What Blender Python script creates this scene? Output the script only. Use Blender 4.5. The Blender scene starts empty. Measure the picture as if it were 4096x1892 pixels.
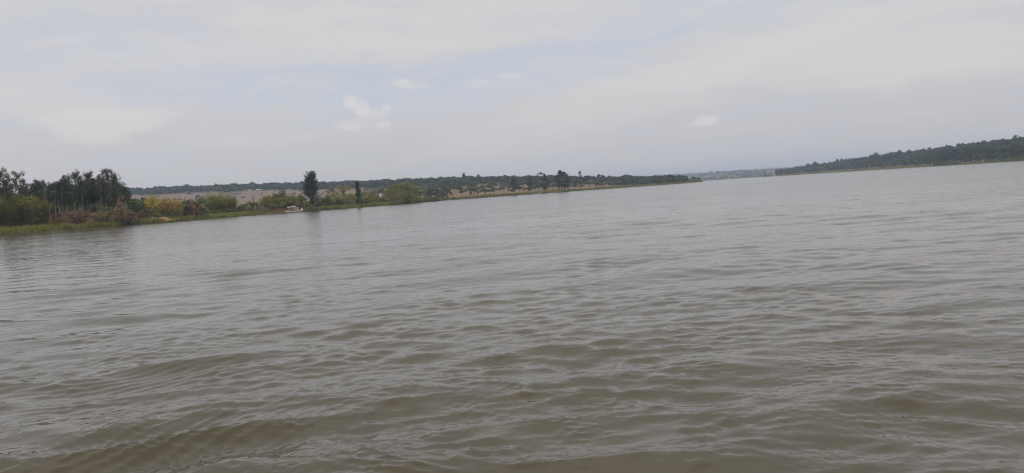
import bpy, math, random
import numpy as np
from mathutils import Matrix, Vector, Euler
S = bpy.context.scene
COL = S.collection
R = math.radians
RNG = np.random.default_rng(7)
random.seed(7)

# ------------------------------------------------------------------ camera
W, H = 1024.0, 473.0
F = 775.0                      # focal length in pixels at 1024 wide
CAM_H = 2.2
PITCH, ROLL = -3.19, -3.89
cam = bpy.data.cameras.new('camera'); cam_o = bpy.data.objects.new('camera', cam); COL.objects.link(cam_o)
cam.sensor_width = 36; cam.lens = 36 * F / W
cam.clip_start = 0.1; cam.clip_end = 30000
CM = Euler((R(90 + PITCH), 0, 0)).to_matrix() @ Matrix.Rotation(R(ROLL), 3, 'Z')
cam_o.matrix_world = Matrix.Translation((0, 0, CAM_H)) @ CM.to_4x4()
S.camera = cam_o
S.view_settings.view_transform = 'Standard'; S.view_settings.look = 'None'
S.view_settings.gamma = 1; S.view_settings.use_curve_mapping = False
S.view_settings.exposure = 0.0
S.cycles.use_denoising = True; S.cycles.filter_width = 1.15; S.cycles.use_adaptive_sampling = False
CMn = np.array(CM)

def ray(u, y):
    v = np.stack([(np.asarray(u, float) - W / 2) / F, -(np.asarray(y, float) - H / 2) / F, -np.ones_like(np.asarray(u, float))], -1)
    return v @ CMn.T
def azel(u, y):
    d = ray(u, y)
    return np.arctan2(d[..., 0], d[..., 1]), d[..., 2] / np.hypot(d[..., 0], d[..., 1])
# the azimuth of each column where it crosses the horizon
_us = np.linspace(-420, 1440, 600)
def _hz(u):
    lo, hi = np.full_like(u, -200.0), np.full_like(u, 600.0)
    for _ in range(50):
        m = (lo + hi) / 2; up = azel(u, m)[1] > 0
        lo = np.where(up, m, lo); hi = np.where(up, hi, m)
    return (lo + hi) / 2
_az = azel(_us, _hz(_us))[0]
def u2az(u): return np.interp(u, _us, _az)
def az2u(a): return np.interp(a, _az, _us)

# ------------------------------------------------------------------ sun and sky
SUN_EL, SUN_AZ = 58.0, -150.0
sd = bpy.data.lights.new('sun', 'SUN'); sd.energy = 1.5; sd.angle = R(22); sd.color = (1.0, 0.90, 0.77)
so = bpy.data.objects.new('sun', sd); COL.objects.link(so)
sv = Vector((math.sin(R(SUN_AZ)) * math.cos(R(SUN_EL)), math.cos(R(SUN_AZ)) * math.cos(R(SUN_EL)), math.sin(R(SUN_EL))))
so.rotation_euler = sv.to_track_quat('Z', 'Y').to_euler()

world = bpy.data.worlds.new('World'); S.world = world; world.use_nodes = True
class NT:
    """a few lines to write node trees as arithmetic"""
    def __init__(s, tree): s.t = tree; s.n = tree.nodes; s.l = tree.links
    def new(s, k, **kw):
        n = s.n.new(k)
        for a, b in kw.items(): setattr(n, a, b)
        return n
    def put(s, sock, v):
        if hasattr(v, 'is_output'): s.l.new(v, sock)
        else: sock.default_value = v
    def m(s, op, a, b=0.0, c=0.0, clamp=False):
        n = s.new('ShaderNodeMath', operation=op, use_clamp=clamp)
        for i, v in enumerate((a, b, c)): s.put(n.inputs[i], v)
        return n.outputs[0]
    def vm(s, op, a, b=(0, 0, 0)):
        n = s.new('ShaderNodeVectorMath', operation=op)
        s.put(n.inputs[0], a)
        if op == 'SCALE': s.put(n.inputs['Scale'], b)
        else: s.put(n.inputs[1], b)
        return n.outputs[0]
    def mix(s, f, a, b):
        n = s.new('ShaderNodeMix', data_type='RGBA')
        s.put(n.inputs[0], f); s.put(n.inputs[6], a); s.put(n.inputs[7], b)
        return n.outputs[2]
    def noise(s, vec, scale=1.0, detail=3.0, rough=0.5, dist=0.0, out=0):
        n = s.new('ShaderNodeTexNoise')
        s.put(n.inputs['Vector'], vec); s.put(n.inputs['Scale'], scale); s.put(n.inputs['Detail'], detail)
        s.put(n.inputs['Roughness'], rough); s.put(n.inputs['Distortion'], dist)
        return n.outputs[out]
    def ramp(s, v, lo, hi, a=0.0, b=1.0, smooth=True):
        n = s.new('ShaderNodeMapRange', interpolation_type='SMOOTHSTEP' if smooth else 'LINEAR')
        for i, x in enumerate((v, lo, hi, a, b)): s.put(n.inputs[i], x)
        return n.outputs[0]
    def xyz(s, v):
        n = s.new('ShaderNodeSeparateXYZ'); s.put(n.inputs[0], v); return n.outputs
    def vec(s, x, y, z):
        n = s.new('ShaderNodeCombineXYZ')
        for i, v in enumerate((x, y, z)): s.put(n.inputs[i], v)
        return n.outputs[0]
def c4(*c): return (c[0], c[1], c[2], 1.0)

def build_world():
    t = world.node_tree; t.nodes.clear(); g = NT(t)
    out = g.new('ShaderNodeOutputWorld'); bg = g.new('ShaderNodeBackground')
    t.links.new(bg.outputs[0], out.inputs[0])
    STR = 0.1; bg.inputs[1].default_value = STR
    sky = g.new('ShaderNodeTexSky', sky_type='NISHITA'); sky.sun_disc = False
    sky.sun_elevation = R(SUN_EL); sky.sun_rotation = R(SUN_AZ); sky.dust_density = 3.0; sky.air_density = 1.0
    co = g.new('ShaderNodeTexCoord').outputs['Generated']
    d = g.vm('NORMALIZE', co)
    x, y, z = g.xyz(d)
    az = g.m('ARCTAN2', x, y); el = g.m('ARCSINE', z)
    # high thin cloud sheet: noise on a plane far above, so that streaks flatten towards the horizon
    zz = g.m('ADD', g.m('MAXIMUM', z, 0.0), 0.10)
    px = g.m('DIVIDE', x, zz); py = g.m('DIVIDE', y, zz)
    pv = g.vec(px, g.m('MULTIPLY', py, 1.35), 0.0)
    n1 = g.noise(pv, 0.55, 6.0, 0.55, 0.6)
    n2 = g.noise(g.vm('ADD', pv, (7.3, 2.1, 4.0)), 1.6, 5.0, 0.6, 0.8)
    # blobs: broad openings and brighter banks, at their bearings
    wob = g.noise(g.vec(g.m('MULTIPLY', az, 7.0), g.m('MULTIPLY', el, 15.0), 0.0), 1.0, 5.0, 0.6, 0.0, 1)
    wx, wy, _ = g.xyz(g.vm('SUBTRACT', wob, (0.5, 0.5, 0.5)))
    azw = g.m('ADD', az, g.m('MULTIPLY', wx, 0.16)); elw = g.m('ADD', el, g.m('MULTIPLY', wy, 0.075))
    def blob(px_, py_, rx, ry, a=azw, e=elw, tilt=0.0, hard=False):
        a0, e0 = azel(px_, py_); a0, e0 = float(a0), math.atan(float(e0))
        da = g.m('SUBTRACT', a, a0); de = g.m('SUBTRACT', e, e0)
        if tilt: de = g.m('SUBTRACT', de, g.m('MULTIPLY', da, tilt))
        q = g.m('ADD', g.m('POWER', g.m('ABSOLUTE', g.m('DIVIDE', da, rx / F)), 2.0), g.m('POWER', g.m('ABSOLUTE', g.m('DIVIDE', de, ry / F)), 2.0))
        return g.ramp(q, 0.1 if hard else 0.0, 1.5 if hard else 1.9, 1.0, 0.0)
    def add(*v):
        r = v[0]
        for b in v[1:]: r = g.m('ADD', r, b)
        return r
    k = lambda s_, v: g.m('MULTIPLY', v, s_)
    blue = add(k(.95, blob(165, 66, 170, 26)), k(.7, blob(95, 42, 110, 16)), k(.9, blob(430, 84, 230, 18)), k(.85, blob(560, 52, 130, 20, tilt=.12)),
               k(.35, blob(330, 100, 240, 22)), k(.45, blob(850, 8, 120, 9)), k(.3, blob(690, 84, 60, 10)))
    bank = add(k(.9, blob(300, 46, 140, 15)), k(.6, blob(480, 20, 190, 22)), k(.75, blob(760, 52, 230, 13, tilt=.12)), k(.5, blob(660, 92, 150, 26, tilt=.2)),
               k(.55, blob(930, 58, 120, 30)), k(.4, blob(820, 20, 120, 14)), k(.35, blob(40, 20, 160, 50)))
    warm = add(k(.95, blob(105, 119, 66, 12)), k(.45, blob(55, 100, 90, 16)), k(.30, blob(590, 112, 150, 24, tilt=.2)), k(.6, blob(930, 58, 120, 22)), k(.35, blob(760, 60, 120, 12, tilt=.15)))
    # small cumulus puffs
    wob2 = g.noise(g.vec(g.m('MULTIPLY', az, 60.0), g.m('MULTIPLY', el, 60.0), 1.0), 1.0, 4.0, 0.6, 0.0, 1)
    vx, vy, _ = g.xyz(g.vm('SUBTRACT', wob2, (0.5, 0.5, 0.5)))
    azp = g.m('ADD', az, g.m('MULTIPLY', vx, 0.014)); elp = g.m('ADD', el, g.m('MULTIPLY', vy, 0.011))
    B = lambda *a: blob(*a, a=azp, e=elp, hard=True)
    puff = None
    for s_, a in ((1., (351, 103, 7, 8)), (1., (362, 110, 9, 8)), (.7, (373, 114, 14, 5)), (.8, (386, 109, 6, 4)), (.7, (349, 126, 16, 5)), (.55, (360, 124, 14, 5)), (.75, (383, 124, 9, 5)),
                  (.8, (403, 83, 9, 5)), (.45, (416, 86, 12, 4)), (.6, (512, 76, 14, 3)), (.35, (480, 83, 16, 4)), (1., (706, 121, 13, 5.5)), (.5, (695, 125, 8, 4))):
        b = k(s_, B(*a)); puff = b if puff is None else g.m('MAXIMUM', puff, b)
    n3 = g.noise(g.vec(g.m('MULTIPLY', az, 4.5), g.m('MULTIPLY', g.m('SUBTRACT', elw, g.m('MULTIPLY', az, .06)), 34.0), 2.0), 1.0, 5.0, 0.62, 0.5)   # thin drawn-out streaks
    streak = g.ramp(n3, 0.40, 0.68)
    body = g.ramp(n1, 0.36, 0.66)
    fine = g.ramp(n2, 0.35, 0.7)
    # compose (values are radiance / STR)
    lowf = g.ramp(el, 0.0, 0.20, 1.0, 0.0)
    blue_c = g.mix(0.90, sky.outputs[0], c4(5.85, 6.2, 6.95))
    grey_c = g.mix(lowf, c4(6.2, 6.14, 6.32), c4(5.6, 5.45, 5.58))
    cov = add(k(.70, body), k(.38, fine), k(.30, streak), .02)
    cov = g.m('SUBTRACT', g.m('ADD', cov, k(.7, bank)), k(.95, g.m('MINIMUM', blue, 1.0)))
    cov = g.m('ADD', cov, g.m('MULTIPLY', lowf, 0.55))
    cov = g.m('MINIMUM', g.m('MAXIMUM', cov, 0.0), 1.0)
    c = g.mix(cov, blue_c, grey_c)
    br = g.m('MULTIPLY', g.m('MINIMUM', add(k(.6, bank), k(.45, g.m('MULTIPLY', body, fine)), g.m('MULTIPLY', k(.55, streak), add(.25, body))), 1.0), g.m('SUBTRACT', 1.0, k(.6, lowf)))
    c = g.mix(k(.85, br), c, c4(6.75, 6.55, 6.58))
    c = g.mix(k(.72, g.m('MINIMUM', warm, 1.0)), c, c4(7.2, 6.75, 6.6))
    c = g.mix(k(.60, puff), c, c4(7.7, 7.2, 6.9))
    # the veiled sun spreads a wide warm glow round itself
    dt = g.new('ShaderNodeVectorMath', operation='DOT_PRODUCT'); g.put(dt.inputs[0], d); dt.inputs[1].default_value = tuple(sv)
    c = g.mix(g.ramp(dt.outputs['Value'], 0.80, 1.0, 0.0, 0.70), c, c4(10.5, 9.8, 9.0))
    # cloud cover is thicker light overhead than at the horizon
    hi = g.m('MULTIPLY', g.ramp(el, .40, 1.15), g.ramp(body, 0.0, 1.0, .35, 1.25))
    c = g.mix(hi, c, c4(14.0, 13.5, 12.8))
    t.links.new(c, bg.inputs[0])
build_world()

# ------------------------------------------------------------------ materials
MATS = {}
def mat(name):
    m = bpy.data.materials.new(name); m.use_nodes = True; m.node_tree.nodes.clear()
    return m, NT(m.node_tree)
def leaf_mat(name, base, tip, var=0.35, trans=0.25):
    """foliage: each leaf and each plant a little different"""
    m, g = mat(name)
    o = g.new('ShaderNodeOutputMaterial')
    geo = g.new('ShaderNodeNewGeometry'); oi = g.new('ShaderNodeObjectInfo')
    pos = geo.outputs['Position']
    n = g.noise(pos, 0.16 if var else 0.02, 4.0, 0.65)
    f = g.m('ADD', g.m('MULTIPLY', geo.outputs['Random Per Island'], 0.55), g.ramp(n, 0.35, 0.65, 0.0, 0.45))
    c = g.mix(f, c4(*base), c4(*tip))
    h = g.new('ShaderNodeHueSaturation'); g.put(h.inputs['Color'], c)
    g.put(h.inputs['Hue'], g.m('ADD', 0.475, g.m('MULTIPLY', oi.outputs['Random'], 0.05)))
    g.put(h.inputs['Value'], g.m('ADD', 1 - var / 2, g.m('MULTIPLY', oi.outputs['Random'], var)))
    d = g.new('ShaderNodeBsdfDiffuse'); tr = g.new('ShaderNodeBsdfTranslucent'); mx = g.new('ShaderNodeMixShader')
    g.put(d.inputs[0], h.outputs[0]); g.put(tr.inputs[0], h.outputs[0]); mx.inputs[0].default_value = trans
    g.l.new(d.outputs[0], mx.inputs[1]); g.l.new(tr.outputs[0], mx.inputs[2]); g.l.new(mx.outputs[0], o.inputs[0])
    MATS[name] = m; return m
def plain_mat(name, a, b, scale=3.0, rough=0.8):
    m, g = mat(name)
    o = g.new('ShaderNodeOutputMaterial'); p = g.new('ShaderNodeBsdfPrincipled')
    tc = g.new('ShaderNodeTexCoord').outputs['Object']
    g.put(p.inputs['Base Color'], g.mix(g.ramp(g.noise(tc, scale, 5.0, 0.6), 0.3, 0.7), c4(*a), c4(*b)))
    p.inputs['Roughness'].default_value = rough
    g.l.new(p.outputs[0], o.inputs[0]); MATS[name] = m; return m
leaf_mat('eucalyptus_leaf', (0.028, 0.042, 0.024), (0.13, 0.135, 0.08))
leaf_mat('eucalyptus_tan_leaf', (0.16, 0.14, 0.085), (0.34, 0.29, 0.19))
leaf_mat('bamboo_green_leaf', (0.12, 0.128, 0.026), (0.31, 0.295, 0.075))
leaf_mat('bamboo_dark_leaf', (0.075, 0.088, 0.016), (0.2, 0.2, 0.042))
leaf_mat('bamboo_ochre_leaf', (0.23, 0.165, 0.038), (0.45, 0.33, 0.09))
leaf_mat('rust_leaf', (.20, .12, .050), (.36, .245, .115))
leaf_mat('dry_tan_leaf', (0.27, 0.185, 0.1), (0.46, 0.35, 0.22))
leaf_mat('shrub_leaf', (0.042, 0.068, 0.02), (0.165, 0.19, 0.058))
leaf_mat('shrub_olive_leaf', (0.12, 0.122, 0.03), (0.28, 0.265, 0.08))
leaf_mat('dry_shrub_leaf', (0.14, 0.105, 0.056), (0.29, 0.22, 0.125))
leaf_mat('casuarina_leaf', (.036, .050, .028), (.105, .120, .066))
leaf_mat('acacia_leaf', (0.045, 0.06, 0.034), (0.145, 0.155, 0.09))
leaf_mat('acacia_grey_leaf', (0.11, 0.11, 0.075), (0.22, 0.21, 0.15))
leaf_mat('far_leaf', (.050, .062, .048), (.11, .12, .09), var=0.0)
leaf_mat('wood_leaf', (0.026, 0.04, 0.027), (0.095, 0.115, 0.072), var=0.0)
leaf_mat('reed_blade', (.125, .130, .034), (.30, .275, .085), var=0.0)
leaf_mat('dry_blade', (0.15, 0.11, 0.045), (0.32, 0.24, 0.12), var=0.0)
leaf_mat('bright_reed', (0.075, 0.105, 0.035), (0.15, 0.18, 0.065), var=0.0)
plain_mat('pale_bark', (.36, .32, .255), (.20, .17, .135))
plain_mat('dark_bark', (.060, .048, .036), (.115, .09, .068))
plain_mat('culm', (.14, .12, .045), (.22, .17, .08))
plain_mat('boat_paint', (.66, .62, .53), (.50, .46, .38), 1.2, 0.55)
plain_mat('boat_wood', (.20, .15, .10), (.12, .09, .06), 2.0)
plain_mat('white_board', (.72, .73, .70), (.60, .60, .57), 2.0, 0.5)
plain_mat('grey_board', (.20, .19, .18), (.28, .26, .24), 2.0)
plain_mat('brown_roof', (.10, .065, .05), (.15, .10, .08), 0.6)
plain_mat('pale_roof', (.40, .42, .38), (.30, .32, .29), 0.6)
plain_mat('plaster', (.46, .42, .36), (.36, .31, .26), 0.6)
plain_mat('dark_glass', (.02, .02, .022), (.03, .03, .03), 1.0, 0.2)
plain_mat('grey_metal', (.18, .18, .19), (.25, .25, .25), 1.0, 0.5)
plain_mat('red_earth', (.33, .175, .085), (.24, .12, .06), 0.7, 0.95)
plain_mat('stone', (.48, .46, .43), (.36, .34, .31), 1.0)

# ------------------------------------------------------------------ mesh helpers
class MB:
    """collects polygons (arrays of quads and triangles), builds ONE mesh"""
    def __init__(s): s.v = []; s.q = []; s.t = []; s.n = 0
    def quads(s, P):                                   # (N,4,3)
        P = np.asarray(P, np.float32)
        if not len(P): return
        s.v.append(P.reshape(-1, 3)); s.q.append(np.arange(len(P) * 4).reshape(-1, 4) + s.n); s.n += len(P) * 4
    def tris(s, P):
        P = np.asarray(P, np.float32)
        if not len(P): return
        s.v.append(P.reshape(-1, 3)); s.t.append(np.arange(len(P) * 3).reshape(-1, 3) + s.n); s.n += len(P) * 3
    def grid(s, V, close=False):                       # (rows, cols, 3)
        V = np.asarray(V, np.float32); r, c = V.shape[:2]
        i = np.arange(r * c).reshape(r, c) + s.n
        s.v.append(V.reshape(-1, 3)); s.n += r * c
        a, b = i[:-1, :-1], i[:-1, 1:]; d, e = i[1:, :-1], i[1:, 1:]
        s.q.append(np.stack([a, b, e, d], -1).reshape(-1, 4))
        if close: s.q.append(np.stack([i[:-1, -1], i[:-1, 0], i[1:, 0], i[1:, -1]], -1))
    def tube(s, pts, rad, k=6):
        pts = np.asarray(pts, float); n = len(pts); rad = np.broadcast_to(np.asarray(rad, float), (n,))
        T = np.gradient(pts, axis=0); T /= np.linalg.norm(T, axis=1)[:, None] + 1e-9
        ref = np.where(np.abs(T[:, 2:3]) > 0.9, np.array([[1., 0, 0]]), np.array([[0, 0, 1.]]))
        A = np.cross(T, ref); A /= np.linalg.norm(A, axis=1)[:, None] + 1e-9; B = np.cross(T, A)
        th = np.linspace(0, 2 * math.pi, k, endpoint=False)
        V = pts[:, None] + rad[:, None, None] * (np.cos(th)[None, :, None] * A[:, None] + np.sin(th)[None, :, None] * B[:, None])
        s.grid(V, True)
    def box(s, c, d, rot=0.0):
        c = np.asarray(c, float); d = np.asarray(d, float) / 2
        P = np.array([[x, y, z] for z in (-1, 1) for y in (-1, 1) for x in (-1, 1)], float) * d
        if rot:
            m = np.array(Matrix.Rotation(rot, 3, 'Z')); P = P @ m.T
        P = P + c
        s.quads(P[np.array([[0, 2, 3, 1], [4, 5, 7, 6], [0, 1, 5, 4], [2, 6, 7, 3], [0, 4, 6, 2], [1, 3, 7, 5]])])
    def mesh(s, name, material, smooth=False):
        me = bpy.data.meshes.new(name)
        v = np.concatenate(s.v) if s.v else np.zeros((0, 3), np.float32)
        q = np.concatenate(s.q) if s.q else np.zeros((0, 4), int); t = np.concatenate(s.t) if s.t else np.zeros((0, 3), int)
        me.vertices.add(len(v)); me.vertices.foreach_set('co', v.astype(np.float32).ravel())
        loops = np.concatenate([q.ravel(), t.ravel()]).astype(np.int32)
        me.loops.add(len(loops)); me.loops.foreach_set('vertex_index', loops)
        st = np.concatenate([np.arange(len(q)) * 4, len(q) * 4 + np.arange(len(t)) * 3]).astype(np.int32)
        me.polygons.add(len(st)); me.polygons.foreach_set('loop_start', st)
        if smooth: me.polygons.foreach_set('use_smooth', np.ones(len(st), bool))
        me.update(calc_edges=True)
        if material: me.materials.append(MATS[material] if isinstance(material, str) else material)
        return me
def link(name, me, parent=None, loc=None):
    o = bpy.data.objects.new(name, me); COL.objects.link(o)
    if parent: o.parent = parent
    if loc is not None: o.location = loc
    return o
def tag(o, label=None, cat=None, group=None, kind=None):
    for k, v in (('label', label), ('category', cat), ('group', group), ('kind', kind)):
        if v: o[k] = v
    return o
def leaves(P, size, rng, aspect=0.5, up=0.3, hang=0.0, out=None):
    """a small quad for every point"""
    n = len(P)
    d = rng.normal(size=(n, 3)); d[:, 2] -= hang * 2.0; d /= np.linalg.norm(d, axis=1)[:, None]
    nn = rng.normal(size=(n, 3)); nn[:, 2] += up
    if out is not None:                                # leaf faces lie over the outside of their clump
        nn = nn * .55 + out / (np.linalg.norm(out, axis=1)[:, None] + 1e-6) * 1.15
        nn /= np.linalg.norm(nn, axis=1)[:, None]; d = d - (d * nn).sum(1)[:, None] * nn; d /= np.linalg.norm(d, axis=1)[:, None] + 1e-9
    b = np.cross(nn, d); b /= np.linalg.norm(b, axis=1)[:, None] + 1e-9
    s_ = np.broadcast_to(size, (n,)) * rng.uniform(0.6, 1.4, n)
    d = d * s_[:, None] / 2; b = b * (s_ * aspect)[:, None] / 2
    return np.stack([P - d - b * .5, P - d * .2 + b * -1, P + d, P - d * .2 + b], 1)

# ------------------------------------------------------------------ terrain
SH = np.array([(-420, 190), (-250, 215), (-100, 250), (0, 277), (67, 292), (110, 306), (150, 328), (200, 372), (275, 405), (321, 438), (375, 470), (425, 560), (439, 600), (442, 655), (460, 675),
               (500, 715), (560, 800), (625, 870), (670, 960), (690, 1040), (700, 1110), (712, 1200)], float)
def D_left(u): return np.interp(u, SH[:, 0], SH[:, 1])
SR = np.array([(760, 2150), (774, 1980), (800, 1780), (864, 1480), (930, 1200), (980, 1060), (1024, 960), (1270, 700), (1440, 620)], float)
def D_right(u): return np.interp(u, SR[:, 0], SR[:, 1])
# skyline of the wooded ridge: column, pixels above the horizon, distance, tree height there
RG = np.array([(-420, 20, 1500, 9), (-100, 27, 1650, 9), (128, 28, 1750, 9), (172, 27.6, 1720, 9), (212, 27, 1680, 9), (250, 26.2, 1640, 9), (321, 24.2, 1560, 9), (375, 22.5, 1450, 8), (410, 21.8, 1370, 8),
               (460, 20.2, 1270, 7), (490, 19.2, 1220, 7), (533, 16.8, 1150, 7), (571, 14, 1110, 7), (600, 11.6, 1090, 7), (625, 9.4, 1070, 6), (655, 7.6, 1070, 6), (677, 6.6, 1080, 6), (690, 5, 1100, 5), (702, 2.5, 1140, 3), (712, 1, 1220, 2)], float)
def rg(u, i): return np.interp(u, RG[:, 0], RG[:, i])
RR = np.array([(760, 2, 2250, 3), (775, 4.5, 2120, 8), (788, 5.7, 2080, 9), (808, 7.9, 1980, 9), (842, 10, 1850, 9), (864, 12.0, 1760, 9), (915, 14.1, 1580, 9), (966, 16.8, 1420, 9), (1024, 18.8, 1320, 9), (1270, 30, 1150, 9), (1440, 34, 1100, 9)], float)
def rr(u, i): return np.interp(u, RR[:, 0], RR[:, i])
def sst(x, a, b):
    t = np.clip((x - a) / (b - a), 0, 1); return t * t * (3 - 2 * t)
_ph = np.random.default_rng(3).uniform(0, 6.28, (24, 3))
def bumps(x, y, lam):
    r = 0
    for i in range(6):
        a = _ph[i, 0]; k = 6.283 / (lam * (0.6 + 0.16 * i))
        r = r + np.sin(k * (x * math.cos(a) + y * math.sin(a)) + _ph[i, 1])
    return r / 6
def z_left(u, d):
    D = D_left(u); Dr = rg(u, 2); zr = CAM_H + rg(u, 1) / F * Dr - rg(u, 3)
    near = -0.9 + 1.35 * sst(d, D - 6, D + 0.5) + 0.35 * sst(d, D, D + 10) + sst(d, D + 6, D + 60) * np.interp(u, [0, 300, 420, 445, 690], [2.2, 1.6, 0.6, 0.6, 0.3])
    D0 = np.interp(u, [0, 380, 440, 470, 600, 690], [640, 640, 680, 690, D_left(600) + 15, D_left(690) + 10])
    t = np.clip((d - D0) / (Dr - D0), 0, 1)
    p = np.interp(u, [0, 380, 460, 700], [1.25, 1.2, 0.95, 0.9])
    z = near + np.maximum(zr - 2.5, 0.2) * t ** p
    z = z - 0.02 * np.clip(d - Dr - 20, 0, 600)
    a = u2az(u); x, y = d * np.sin(a), d * np.cos(a)
    z = z + 0.22 * bumps(x, y, 26) * sst(d, D + 5, D + 30) + 1.2 * bumps(x, y, 130) * sst(d, D + 80, D + 400)
    return np.where(u > 698, -1 + (z + 1) * (1 - sst(u, 698, 709)), z)
def z_right(u, d):
    D = D_right(u); Dr = rr(u, 2); zr = CAM_H + rr(u, 1) / F * Dr - rr(u, 3)
    near = -0.9 + 1.6 * sst(d, D - 6, D + 1) + 0.6 * sst(d, D, D + 20)
    t = np.clip((d - D - 20) / (Dr - D - 20), 0, 1)
    z = near + np.maximum(zr - 1.3, 0.2) * t ** 0.9 - 0.02 * np.clip(d - Dr - 20, 0, 600)
    a = u2az(u); z = z + 0.9 * bumps(d * np.sin(a), d * np.cos(a), 110) * sst(d, D + 30, D + 150)
    return np.where(u < 778, -1 + (z + 1) * sst(u, 767, 776), z)
FD = 2650.0
def z_far(u, d):
    a = u2az(u); x, y = d * np.sin(a), d * np.cos(a)
    top = np.interp(u, [300, 640, 700, 760, 800, 1100], [46, 45.5, 45.0, 43.0, 39.5, 34])
    t = np.clip((d - FD - 30) / (4750 - FD - 30), 0, 1)
    z = -0.9 + 1.8 * sst(d, FD - 8, FD + 3) + top * (0.75 * t ** 0.9 + 0.25 * sst(t, .1, .7)) + 1.2 * bumps(x, y, 700) * sst(d, FD + 150, FD + 800)*(1-sst(d,4000,4750)) - 0.03 * np.clip(d - 4800, 0, 800)
    return z
def xy(u, d):
    a = u2az(u); return d * np.sin(a), d * np.cos(a)

def terrain(name, us, D, offs, zf, m):
    us = np.asarray(us, float); U, O = np.meshgrid(us, np.asarray(offs, float), indexing='ij')
    d = D(U) + O
    x, y = xy(U, d); z = zf(U, d)
    b = MB(); b.grid(np.stack([x, y, z], -1)[:, ::-1])
    o = link(name, b.mesh(name, m, True)); tag(o, kind='structure')
    return o
def ground_mat():
    m, g = mat('dry_ground')
    o = g.new('ShaderNodeOutputMaterial'); p = g.new('ShaderNodeBsdfPrincipled'); p.inputs['Roughness'].default_value = 0.95
    p.inputs['Specular IOR Level'].default_value = 0.1
    pos = g.new('ShaderNodeNewGeometry').outputs['Position']
    x, y, z = g.xyz(pos)
    d = g.m('SQRT', g.m('ADD', g.m('MULTIPLY', x, x), g.m('MULTIPLY', y, y)))
    fl = g.vec(x, y, 0.0)
    big = g.noise(fl, 0.011, 5.0, 0.6); mid = g.noise(fl, 0.06, 5.0, 0.65); sm = g.noise(fl, 0.35, 4.0, 0.7)
    c = g.mix(g.ramp(mid, .35, .68), c4(.150, .098, .062), c4(.245, .172, .112))          # dry reddish soil
    c = g.mix(g.ramp(big, .48, .66), c, c4(.175, .150, .085))                              # straw
    c = g.mix(g.m('MULTIPLY', g.ramp(sm, .42, .75), 0.55), c, c4(.105, .098, .048))        # low scrub
    # ploughed pinkish fields on the far slope
    row = g.noise(g.vec(g.m('MULTIPLY', x, 0.004), g.m('MULTIPLY', d, 0.030), 0.0), 1.0, 4.0, 0.6)
    fld = g.mix(g.ramp(row, .35, .65), c4(.145, .106, .086), c4(.205, .152, .124))
    c = g.mix(g.m('MULTIPLY', g.ramp(d, 820, 980), g.ramp(x, -150, -330)), c, fld)
    # grass by the water: the land is lowest there
    gr = g.mix(g.ramp(sm, .3, .7), c4(.070, .078, .020), c4(.135, .130, .044))
    c = g.mix(g.ramp(g.m('ADD', z, g.m('MULTIPLY', g.m('SUBTRACT', mid, .5), 1.2)), 1.35, 0.95), c, gr)
    mud = g.ramp(z, 0.32, 0.12)
    c = g.mix(mud, c, c4(.045, .036, .022))
    g.put(p.inputs['Base Color'], c); g.l.new(p.outputs[0], o.inputs[0]); return m
def far_mat():
    m, g = mat('far_ground')
    o = g.new('ShaderNodeOutputMaterial'); p = g.new('ShaderNodeBsdfPrincipled'); p.inputs['Roughness'].default_value = 1.0
    p.inputs['Specular IOR Level'].default_value = 0.1
    pos = g.new('ShaderNodeNewGeometry').outputs['Position']; x, y, z = g.xyz(pos)
    a = g.noise(g.vec(g.m('MULTIPLY', x, 0.006), g.m('MULTIPLY', y, 0.004), 0.0), 1.0, 5.0, 0.65)
    vo = g.new('ShaderNodeTexVoronoi'); g.put(vo.inputs['Vector'], g.vec(g.m('MULTIPLY', x, 0.008), g.m('MULTIPLY', y, 0.0035), 0.0)); vo.inputs['Scale'].default_value = 1.0
    r_, g_, b_ = g.xyz(vo.outputs['Color'])
    c = g.mix(g.ramp(a, .38, .62), c4(.045, .055, .040), c4(.105, .095, .070))
    c = g.mix(g.m('MULTIPLY', g.ramp(r_, .70, .80), 0.35), c, c4(.30, .25, .19))
    c = g.mix(g.ramp(z, 33, 41), c, c4(.030, .036, .026))
    g.put(p.inputs['Base Color'], c); g.l.new(p.outputs[0], o.inputs[0]); return m
GM = ground_mat()
us_l = np.unique(np.concatenate([np.linspace(-400, 711, 330), np.linspace(420, 450, 40), np.linspace(690, 711, 20)]))
offs = np.unique(np.concatenate([[-12, -6, -4, -3, -2, -1, 0, .5, 1, 2, 4, 6, 8, 10, 13, 16, 20, 25, 30, 36, 44, 52, 62, 75, 90], np.linspace(100, 700, 46), np.linspace(720, 1900, 60)]))
terrain('shore_land', us_l, D_left, offs, z_left, GM)
terrain('wooded_hill', np.unique(np.concatenate([np.linspace(764, 780, 16), np.linspace(780, 1430, 150)])), D_right, np.unique(np.concatenate([[-12, -6, -3, -1, 0, 1, 2, 5, 9, 14, 20, 30, 45], np.linspace(60, 900, 50)])), z_right, GM)
terrain('far_hill', np.linspace(420, 1120, 160), lambda u: np.full_like(u, FD), np.unique(np.concatenate([[-12, -6, 0, 3, 8, 20], np.linspace(40, 2500, 60)])), z_far, far_mat())

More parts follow.
